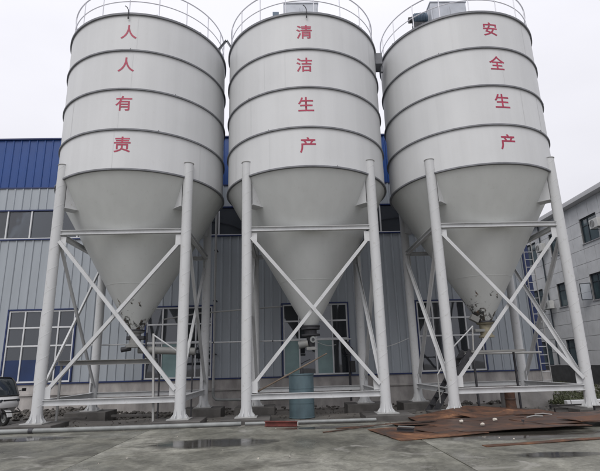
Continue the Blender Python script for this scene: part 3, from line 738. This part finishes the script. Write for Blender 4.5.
# silo 3: valve and stair
v3 = empty('slide_valve', (7.193, SY, 2.35), 'caked tan discharge valve under rust-stained cone of right silo', 'valve', 'valves under the silo cones')
MB().lathe([(0.30, 0.60), (0.30, 0.53), (0.21, 0.50), (0.21, 0.14), (0.27, 0.12), (0.27, 0.05), (0.0, 0.05)], 24).build('spout', 'yellow_valve', v3)
MB().box((-0.1, 0, 0.30), (0.7, 0.36, 0.10)).build('slide_gate', 'drab', v3, bevel=0.01)
MB().tube([(-0.48, 0, 0.30), (-0.80, 0, 0.30)], 0.02, 8).build('gate_rod', 'dark_iron', v3)
MB().box((-0.45, -0.2, 0.72), (0.30, 0.22, 0.20), Matrix.Rotation(0.5, 3, 'Y')).build('hatch_box', 'drab', v3, bevel=0.01)
st = empty('steel_stair', (0, 0, 0), 'steep dark steel stair with landing rail under the right silo', 'stair')
p0, p1 = Vector((4.62, 16.25, 0.0)), Vector((6.05, 16.25, 1.95))
for dy in (0, 0.7): MB().bar(p0 + Vector((0, dy, 0)), p1 + Vector((0, dy, 0)), 0.05, 0.16).build('stringer', 'dark_iron', st)
for k in range(7):
    c = p0.lerp(p1, (k + 1) / 8)
    MB().box(c + Vector((0, 0.35, 0)), (0.20, 0.64, 0.03)).build('tread', 'dark_iron', st)
MB().box((6.95, 16.6, 1.90), (1.8, 0.8, 0.06)).build('landing', 'drab', st)
for x, y in ((6.10, 16.22), (7.8, 16.98)): MB().bar((x, y, 0.0), (x, y, 1.86), 0.06, 0.06).build('post', 'dark_iron', st)
MB().bar((6.12, 16.21, 1.94), (6.18, 16.21, 2.74), 0.04, 0.04).build('rail_post', 'steel_dull', st)
MB().tube([(6.19, 16.2, 2.72), (5.5, 16.2, 2.10), (4.85, 16.2, 1.2)], 0.022, 8).build('handrail', 'steel_white', st)
MB().bar((4.85, 16.2, 0.32), (4.85, 16.2, 1.2), 0.035, 0.035).build('rail_post', 'steel_dull', st)
stp = MB().lathe([(0, 0), (0.19, 0), (0.18, 0.02), (0.165, 0.30), (0.17, 0.62), (0.155, 0.74), (0, 0.74)], 20).build('rusty_post', 'rust', None, (7.48, 17.0, 0))
tag(stp, 'stubby rust-brown round post behind the lower beam of right silo', 'post')
MB().lathe([(0.172, 0.3), (0.18, 0.31), (0.18, 0.34), (0.172, 0.35)], 20).build('collar', 'rust_dark', stp)

# pipes and cables strung behind the silos
def pipe(name, pts, r, m, label, clips=None):
    o = MB().tube(pts, r, 8).build(name, m, None); tag(o, label, 'pipe' if 'pipe' in name else 'cable')
    for c in clips or []:
        MB().lathe([(r + 0.001, -0.02), (r + 0.015, -0.02), (r + 0.015, 0.02), (r + 0.001, 0.02)], 10, (0, 0, 0), closed=True).build('pipe_coupling', 'dark_iron', o, c).rotation_euler = (0, PI / 2, 0)
    return o
pipe('water_pipe', [(-5.2, 20.6, 3.62), (-3.7, 20.75, 3.86), (-0.2, 21.0, 4.10)], 0.032, 'steel_dull', 'upper thin grey pipe running behind legs between left and middle silos')
pipe('air_pipe', [(-8.0, 20.1, 2.62), (-3.8, 20.1, 2.60), (0.3, 20.1, 2.60), (2.6, 20.1, 2.6)], 0.026, 'steel_white', 'lower thin white pipe running level behind the silo legs', [(-3.0, 20.1, 2.60), (-0.6, 20.1, 2.60)])
pipe('hanging_cable', [(2.96 + 2.1 * t / 8, 20.05, 2.16 + 0.45 * t / 8 - 0.14 * math.sin(PI * t / 8)) for t in range(9)], 0.010, 'ac_white', 'pale cable sagging between back legs of middle and right silos')
pipe('wire_cable', [(1.0 + 0.9 * t / 8, 17.45 + 0.25 * t, 2.42 - 0.06 * t / 8 - 0.08 * math.sin(PI * t / 8)) for t in range(9)], 0.009, 'ac_white', 'thin pale cable running from the gauge valve to hall window')
pipe('level_pipe', [(6.3, 17.9, 1.86), (9.25, 17.9, 1.84)], 0.04, 'steel_dull', 'level grey pipe under right silo at landing height')
pv = empty('pipe_valve', (2.75, 22.3, 0.05), 'dark pipe stand with hand wheel before middle hall window', 'valve')
MB().tube([(0, 0, 0), (0, 0, 2.55)], 0.05, 12).build('riser', 'dark_iron', pv)
MB().lathe([(0.11, 0), (0.11, 0.05)], 16, (0, 0, 1.9)).lathe([(0.0, 0), (0.13, 0), (0.13, 0.3), (0.0, 0.3)], 16, (0, 0, 2.0)).build('valve_body', 'dark_iron', pv)
MB().lathe([(0.17 + 0.018 * math.cos(2 * PI * k / 6), 0.018 * math.sin(2 * PI * k / 6)) for k in range(6)], 20, closed=True).build('hand_wheel', 'dark_iron', pv, (0, -0.2, 2.15)).rotation_euler = (PI / 2, 0, 0)
MB().tube([(0, 0, 2.15), (0, -0.2, 2.15)], 0.02, 8).build('spindle', 'dark_iron', pv)
MB().box((0.14, -0.03, 1.45), (0.22, 0.16, 0.5)).build('meter_box', 'black', pv, bevel=0.01)

# ------------------------------------------------------------------ things on the ground
k1 = MB().tube([(-12.0, 14.28, 0.066), (-5.0, 14.40, 0.066), (-1.35, 14.52, 0.066)], 0.060, 16).build('steel_pipe', 'kerb', None)
tag(k1, 'long pale steel pipe lying along the yard edge before left silo', 'pipe', 'pipes lying along the yard edge')
MB().tube([(-7.15, 14.363, 0.066), (-7.03, 14.365, 0.066)], 0.070, 16).build('coupling', 'dark_iron', k1)
k2 = MB().tube([(-1.25, 14.62, 0.050), (2.5, 14.70, 0.050)], 0.046, 16).build('steel_pipe', 'kerb', None)
tag(k2, 'thinner pale steel pipe lying before the middle silo footings', 'pipe', 'pipes lying along the yard edge')
rb = MB().channel((-0.66, 14.20, 0.085), (0.22, 13.95, 0.085), 0.13, 0.14, 0.012).build('steel_channel', 'red_steel', None, smooth=0)
tag(rb, 'short red primer-painted steel channel lying in front of the tank', 'steel channel')
MB().box((0.235, 13.946, 0.085), (0.02, 0.10, 0.10)).build('end_plate', 'ac_white', rb)
rod = MB().tube([(0.82, 12.6, 0.016), (1.5, 12.95, 0.03), (2.2, 13.3, 0.05)], 0.016, 8).build('steel_rod', 'rust_dark', None)
tag(rod, 'thin dark steel rod lying at left of the rusty sheets', 'rod')

def plate(name, corners, m, label, t=0.012, bend=0.05, seed=0, n=14, fold=None, parent=None):
    """a steel sheet: four corners (x,y,z), slightly buckled, with real thickness"""
    A, B, C, D = [Vector(c) for c in corners]; b = MB(); top = []
    for j in range(n + 1):
        for i in range(n + 1):
            u, v = i / n, j / n
            p = A * (1 - u) * (1 - v) + B * u * (1 - v) + C * u * v + D * (1 - u) * v
            z = bend * (0.6 * mnoise.noise((p.x * 0.8 + seed, p.y * 0.8, seed)) + 0.25 * mnoise.noise((p.x * 2.3, p.y * 2.3 + seed, 3)))
            e = min(u, 1 - u, v, 1 - v)
            if fold: z += fold * (1 - abs(2 * v - 0.85)) * (0.55 + 0.45 * (1 - u)) 
            jx = 0.05 * mnoise.noise((p.x * 2 + seed, p.y * 2, 9)) if e < 1e-6 else 0
            top.append(Vector((p.x + jx, p.y + jx * 0.6, max(p.z + z, 0.018))))
    nn = (n + 1) ** 2
    vs = top + [v - Vector((0, 0, t)) for v in top]; fs = []
    idx = lambda i, j: j * (n + 1) + i
    for j in range(n):
        for i in range(n):
            a, b_, c, d = idx(i, j), idx(i + 1, j), idx(i + 1, j + 1), idx(i, j + 1)
            fs += [(a, b_, c, d), (a + nn, d + nn, c + nn, b_ + nn)]
    ed = [idx(i, 0) for i in range(n)] + [idx(n, j) for j in range(n)] + [idx(n - i, n) for i in range(n)] + [idx(0, n - j) for j in range(n)]
    for k in range(len(ed)):
        a, c = ed[k], ed[(k + 1) % len(ed)]; fs.append((a, a + nn, c + nn, c))
    b.add(vs, fs)
    o = b.build(name, m, parent, smooth=40)
    tag(o, label, 'steel sheet', 'scrap steel sheets'); return o
plate('rusty_sheet', [(1.95, 12.75, 0.03), (2.33, 10.9, 0.025), (4.5, 11.55, 0.03), (4.1, 13.3, 0.05)], 'rust', 'foremost orange rusty sheet with a bracket lying on it', bend=0.04, seed=1)
plate('rusty_sheet', [(3.45, 12.85, 0.10), (4.0, 11.6, 0.06), (7.0, 11.75, 0.10), (6.9, 13.3, 0.14)], 'rust_dark', 'dark wet rusty sheet carrying pale stones at middle of heap', bend=0.05, seed=5)
plate('rusty_sheet', [(5.6, 13.0, 0.16), (6.0, 12.0, 0.13), (9.8, 12.2, 0.10), (9.6, 13.6, 0.16)], 'rust_dark', 'brown rusty sheet at right end of the heap leaving the frame', bend=0.07, seed=9)
plate('rusty_sheet', [(3.45, 14.9, 0.03), (3.55, 13.9, 0.02), (8.3, 14.9, 0.03), (8.1, 16.3, 0.06)], 'rust', 'raised orange sheet buckled to a ridge at back of heap', bend=0.05, seed=12, fold=0.24)
plate('rusty_sheet', [(5.2, 13.9, 0.12), (5.5, 13.1, 0.11), (9.4, 13.7, 0.09), (9.3, 14.7, 0.12)], 'rust_dark', 'black wet sheet lying under the ridge sheet at right', bend=0.05, seed=17)
plate('rusty_sheet', [(2.6, 13.75, 0.05), (2.8, 13.2, 0.05), (6.2, 13.4, 0.13), (6.1, 13.95, 0.15)], 'rust_dark', 'narrow brown sheet wedged between front and ridge sheets', bend=0.05, seed=31)
plate('rusty_sheet', [(4.6, 14.3, 0.20), (4.9, 13.75, 0.13), (7.4, 14.1, 0.16), (7.2, 14.6, 0.24)], 'rust', 'small crooked brown sheet on lower front of ridge sheet', bend=0.10, seed=41)
plate('rusty_sheet', [(6.6, 12.5, 0.20), (6.9, 12.0, 0.15), (8.7, 12.5, 0.13), (8.3, 13.0, 0.20)], 'rust', 'small orange-brown sheet on top of heap near right frame edge', bend=0.08, seed=47)
plate('rusty_sheet', [(3.0, 12.3, 0.07), (3.3, 11.5, 0.05), (4.2, 11.9, 0.06), (3.9, 12.5, 0.09)], 'rust_dark', 'small dark plate overlapping foremost orange sheet', bend=0.03, seed=53)
plate('rusty_strip', [(3.75, 10.05, 0.018), (3.78, 9.86, 0.018), (6.6, 10.35, 0.02), (6.55, 10.55, 0.02)], 'rust', 'narrow rusty strip lying on wet concrete in front of heap', bend=0.02, seed=21)
plate('rusty_strip', [(1.2, 13.35, 0.02), (1.25, 13.25, 0.02), (3.9, 13.45, 0.12), (3.85, 13.6, 0.12)], 'rust_dark', 'narrow dark strip along back left edge of the heap', bend=0.03, seed=23)
br = empty('steel_bracket', (2.72, 12.05, 0.06), 'small grey steel bracket lying on foremost rusty sheet', 'bracket', rz=-0.5)
MB().channel((-0.2, 0, 0.03), (0.2, 0, 0.03), 0.07, 0.10, 0.01).build('channel', 'dark_iron', br)
MB().bar((-0.18, 0.05, 0.09), (0.22, 0.02, 0.09), 0.04, 0.02).build('flat_bar', 'kerb', br)
for k, (x, y, z, a, l, lab) in enumerate(((6.1, 12.6, 0.19, 0.3, 0.5, 'short grey flat bar lying on right part of rusty heap'), (6.5, 12.95, 0.20, -0.5, 0.4, 'crooked pale offcut lying on right part of rusty heap'), (5.6, 12.15, 0.15, 1.1, 0.35, 'dark offcut near the stones on the dark rusty sheet'))):
    o = MB().tube([(-l / 2, 0, 0.03), (0, 0.04, 0.05), (l / 2, 0, 0.03)], 0.018, 4).build('steel_offcut', ('drab', 'footing_pale', 'dark_iron')[k], None, (x, y, z), smooth=0); o.rotation_euler.z = a
    tag(o, lab, 'steel offcut', 'offcuts on the rusty heap')
def rock(name, loc, r, m, seed, parent=None):
    bm = bmesh.new(); bmesh.ops.create_icosphere(bm, subdivisions=2, radius=r)
    for v in bm.verts:
        v.co *= 1 + 0.35 * mnoise.noise(v.co / r * 1.1 + Vector((seed, seed * 2, 0))); v.co.z *= 0.7
    me = bpy.data.meshes.new(name); bm.to_mesh(me); bm.free(); me.materials.append(M[m])
    return link(name, me, parent, loc, seed)
for k, (x, y, z, r, lab) in enumerate(((4.30, 12.75, 0.155, 0.05, 'left pale stone of three on the dark rusty sheet'), (4.62, 12.2, 0.135, 0.055, 'largest pale stone of three on the dark rusty sheet'), (5.15, 12.75, 0.17, 0.055, 'right pale stone of three on the dark rusty sheet'))):
    tag(rock('stone', (x, y, z), r, 'stone', 3.1 * k + 1), lab, 'stone', 'stones on the rusty sheet')
for k in range(16):
    x, y = random.uniform(-7, 7), random.uniform(8.6, 14)
    tag(rock('pebble', (x, y, 0.01), random.uniform(0.010, 0.024), 'stone', k * 1.7), 'small pale pebble on the wet concrete yard', 'pebble', 'pebbles on the yard')
# junk steel at right behind the heap
jd = [((8.2, 15.6, 0.07), (11.6, 15.2, 0.09), 'dark steel joist lying behind rusty heap, nearest right leg'), ((8.6, 16.6, 0.07), (12.0, 16.9, 0.07), 'dark steel joist lying beyond the right silo front leg'), ((8.6, 14.2, 0.23), (12.0, 13.9, 0.20), 'dark steel joist on top of the rusty heap at right edge')]
for a, b_, lab in jd:
    o = MB().channel(a, b_, 0.12, 0.10, 0.012).build('steel_joist', 'footing', None, smooth=0); tag(o, lab, 'steel joist', 'loose steel joists')
    MB().bar(a, (Vector(a) + (Vector(b_) - Vector(a)).normalized() * 0.02), 0.10, 0.12).build('end_plate', 'dark_iron', o)
kb = MB().box((10.9, 18.2, 0.06), (1.9, 0.18, 0.16), Matrix.Rotation(0.12, 3, 'Z')).build('kerb_stone', 'stone_panel', None, bevel=0.02); tag(kb, 'pale kerb stone lying on dirt beyond right silo front leg', 'kerb stone')
MB().box((10.1, 18.10, 0.06), (0.03, 0.182, 0.162), Matrix.Rotation(0.12, 3, 'Z')).build('mortar_end', 'footing', kb)
# rubble along the hall
def rubble(name, boxes, n, m, rmin, rmax, seed):
    rn = random.Random(seed); b = MB()
    base = []
    bm = bmesh.new(); bmesh.ops.create_icosphere(bm, subdivisions=1, radius=1); bm.verts.ensure_lookup_table()
    bv = [v.co.copy() for v in bm.verts]; bf = [tuple(v.index for v in f.verts) for f in bm.faces]; bm.free()
    for k in range(n):
        x0, x1, y0, y1, h = rn.choice(boxes); r = rn.uniform(rmin, rmax)
        c = Vector((rn.uniform(x0, x1), rn.uniform(y0, y1), rn.uniform(0, h))); c.z += pit(c.x, c.y)
        sx_, sy_, sz_ = rn.uniform(.6, 1.6), rn.uniform(.6, 1.4), rn.uniform(.4, .9); rot = Matrix.Rotation(rn.uniform(0, 6), 3, 'Z') @ Matrix.Rotation(rn.uniform(-.6, .6), 3, 'X')
        b.add([c + rot @ Vector((v.x * r * sx_, v.y * r * sy_, v.z * r * sz_)) * (1 + 0.25 * mnoise.noise(v * 2 + Vector((k, 0, 0)))) for v in bv], bf)
    return tag(b.build(name, m, None, smooth=0), kind='stuff')
tag(rubble('rubble', [(-13, -8.4, 18.4, 22.4, 0.10), (-10, -6.0, 20.0, 22.5, 0.12), (-4.0, 12, 21.6, 22.6, 0.12), (-6, -2, 20.5, 22.3, 0.04)], 1100, 'rubble', 0.015, 0.10, 4), 'dark broken rubble heaped along foot of the hall wall', 'rubble')
tag(rubble('gravel', [(-9, 9, 15.0, 21, 0.01), (9, 14, 15.5, 21, 0.05)], 1600, 'rubble', 0.01, 0.035, 5), 'loose gravel scattered on dirt under the silos', 'gravel')
tag(rubble('broken_concrete', [(9.6, 14, 19.5, 21.0, 0.06), (11.5, 18, 22.5, 25.5, 0.08)], 110, 'footing_pale', 0.04, 0.12, 8), 'pale broken concrete in the weeds beside the office block', 'rubble')
# weeds
def weeds(boxes, n, seed):
    rn = random.Random(seed); b = MB()
    for k in range(n):
        x0, x1, y0, y1 = rn.choice(boxes); c = Vector((rn.uniform(x0, x1), rn.uniform(y0, y1), -0.05))
        for q in range(7):
            a = rn.uniform(0, 6.28); h = rn.uniform(0.05, 0.22); w = rn.uniform(0.008, 0.02); l = rn.uniform(0.05, 0.22)
            d = Vector((math.cos(a), math.sin(a), 0)); sd2 = Vector((-d.y, d.x, 0)) * w
            p1_ = c + d * l * 0.4 + Vector((0, 0, h * 0.7)); p2_ = c + d * l + Vector((0, 0, h))
            b.add([c - sd2, c + sd2, p1_ + sd2 * 0.8, p1_ - sd2 * 0.8, p2_], [(0, 1, 2, 3), (3, 2, 4)])
    return tag(b.build('weeds', 'weed', None, smooth=0), 'green weeds growing between hall corner and office block', 'weeds', kind='stuff')
weeds([(10.2, 18.5, 19.0, 24.5), (12.3, 18.7, 23, 40), (9.8, 13.0, 18.4, 21.5)], 2200, 3)

# ------------------------------------------------------------------ small enclosed electric tricycle at the left edge
tr = empty('electric_tricycle', (-9.12, 16.7, 0.0), 'white enclosed electric tricycle poking in at left frame edge', 'tricycle', rz=math.radians(-30))
# local +x is forward; the front wheel stands at the origin
prof = [(-2.05, 0.34), (-1.0, 0.28), (-0.35, 0.30), (-0.20, 0.44), (-0.02, 0.52), (0.14, 0.55), (0.20, 0.66), (0.16, 0.80), (0.06, 0.90), (-0.12, 1.06), (-0.42, 1.36), (-0.62, 1.47), (-1.2, 1.53), (-1.85, 1.50), (-2.10, 1.30), (-2.18, 0.80)]
secs = []; NB = 9; b = MB()
for j in range(NB):
    t = -1 + 2 * j / (NB - 1); y = 0.52 * math.sin(t * PI / 2); sh = 1 - 0.16 * abs(t) ** 3
    for (x, z) in prof:
        k_ = 1.0 if x < -0.5 else 1 - 0.30 * (x + 0.5) / 0.7          # nose narrows
        zz = 0.85 + (z - 0.85) * (sh if z > 0.85 else 1.0)
        xx = -0.95 + (x + 0.95) * (1 - 0.10 * abs(t) ** 2)
        b.v.append((xx, y * k_, zz))
n_ = len(prof)
ws = MB()
for j in range(NB - 1):
    for k in range(n_):
        f = (j * n_ + k, j * n_ + (k + 1) % n_, (j + 1) * n_ + (k + 1) % n_, (j + 1) * n_ + k)
        (ws.f if k in (8, 9, 10) and 1 <= j <= NB - 3 else b.f).append(f)
b.f.append(tuple(range(n_))); b.f.append(tuple((NB - 1) * n_ + k for k in range(n_)))
used = sorted({i for f in ws.f for i in f}); mp_ = {i: q for q, i in enumerate(used)}
ws.v = [b.v[i] for i in used]; ws.f = [tuple(mp_[i] for i in f) for f in ws.f]
body = b.build('body', 'trike', tr, smooth=50)
wso = ws.build('windscreen', 'windscreen', tr, smooth=50)
edge = MB()
for jj in (1, NB - 2):
    edge.tube([Vector(b.v[jj * n_ + k]) + Vector((0.01, 0, 0.01)) for k in (8, 9, 10, 11)], 0.028, 8)
for k in (8, 11): edge.tube([Vector(b.v[jj * n_ + k]) + Vector((0.01, 0, 0.01)) for jj in range(1, NB - 1)], 0.022, 8)
edge.build('windscreen_seal', 'black', wso)
for s in (-1, 1):
    MB().prism([(-1.35, 0.95), (-0.62, 0.95), (-0.74, 1.34), (-1.30, 1.36)], 1, s * 0.505, s * 0.525).build('side_window', 'black', tr, bevel=0.01)
    MB().box((0.12, s * 0.26, 0.76), (0.08, 0.16, 0.09), Matrix.Rotation(-s * 0.3, 3, 'Z')).build('headlight', 'glass_dark', tr, bevel=0.02)
    MB().tube([(-0.25, s * 0.44, 1.02), (-0.18, s * 0.60, 1.06)], 0.012, 6).box((-0.16, s * 0.64, 1.07), (0.04, 0.13, 0.10)).build('mirror', 'black', tr)
MB().box((0.165, 0, 0.775), (0.03, 0.42, 0.045)).build('grille', 'black', tr, bevel=0.008)
MB().bar((0.02, 0.0, 0.96), (-0.22, 0.18, 1.14), 0.012, 0.012).build('wiper', 'black', tr)
def wheel(x, y, r, name='wheel'):
    w = bpy.data.objects.new(name, MB().lathe([(r * 0.62, -0.05), (r * 0.9, -0.058), (r, -0.03), (r, 0.03), (r * 0.9, 0.058), (r * 0.62, 0.05)], 28, closed=True).mesh('tyre', 'tyre'))
    col.objects.link(w); w.parent = tr; w.location = (x, y, r); w.rotation_euler = (PI / 2, 0, 0)
    MB().lathe([(0, -0.045), (r * 0.25, -0.05), (r * 0.3, -0.02), (r * 0.63, -0.03), (r * 0.63, 0.03), (r * 0.3, 0.02), (r * 0.25, 0.05), (0, 0.045)], 20).build('rim', 'kerb', w)
wheel(0.0, 0, 0.215); wheel(-1.75, -0.44, 0.225); wheel(-1.75, 0.44, 0.225)
fd = MB(); arc = []
for k in range(11):
    a = math.radians(10 + 150 * k / 10); arc.append((0.275 * math.cos(a), 0.215 + 0.275 * math.sin(a)))
fd.prism(arc + [(x * 0.93, 0.215 + (z - 0.215) * 0.93) for x, z in arc[::-1]], 1, -0.09, 0.09).build('mudguard', 'trike', tr, bevel=0.01)
MB().tube([(0.16, -0.28, 0.52), (0.30, -0.30, 0.42), (0.32, 0, 0.40), (0.30, 0.30, 0.42), (0.16, 0.28, 0.52)], 0.018, 8).build('bumper_bar', 'black', tr)
for s in (-1, 1): MB().tube([(0, s * 0.075, 0.215), (-0.08, s * 0.085, 0.55)], 0.02, 8).build('fork', 'dark_iron', tr)

# junk beside the tricycle wheel and under the silos: a couple of worn timbers
for a, b_, lab in (((-8.35, 17.7, 0.04), (-7.0, 17.9, 0.05), 'dark timber lying on dirt behind left silo front leg'), ((-6.3, 18.4, 0.05), (-4.6, 18.2, 0.05), 'dark timber lying on dirt between legs of left silo'), ((2.4, 16.7, 0.05), (4.2, 16.9, 0.05), 'dark timber lying on dirt between middle and right silos')):
    o = MB().bar(a, b_, 0.14, 0.08).build('timber', 'footing', None, bevel=0.008); tag(o, lab, 'timber', 'timbers on the dirt')
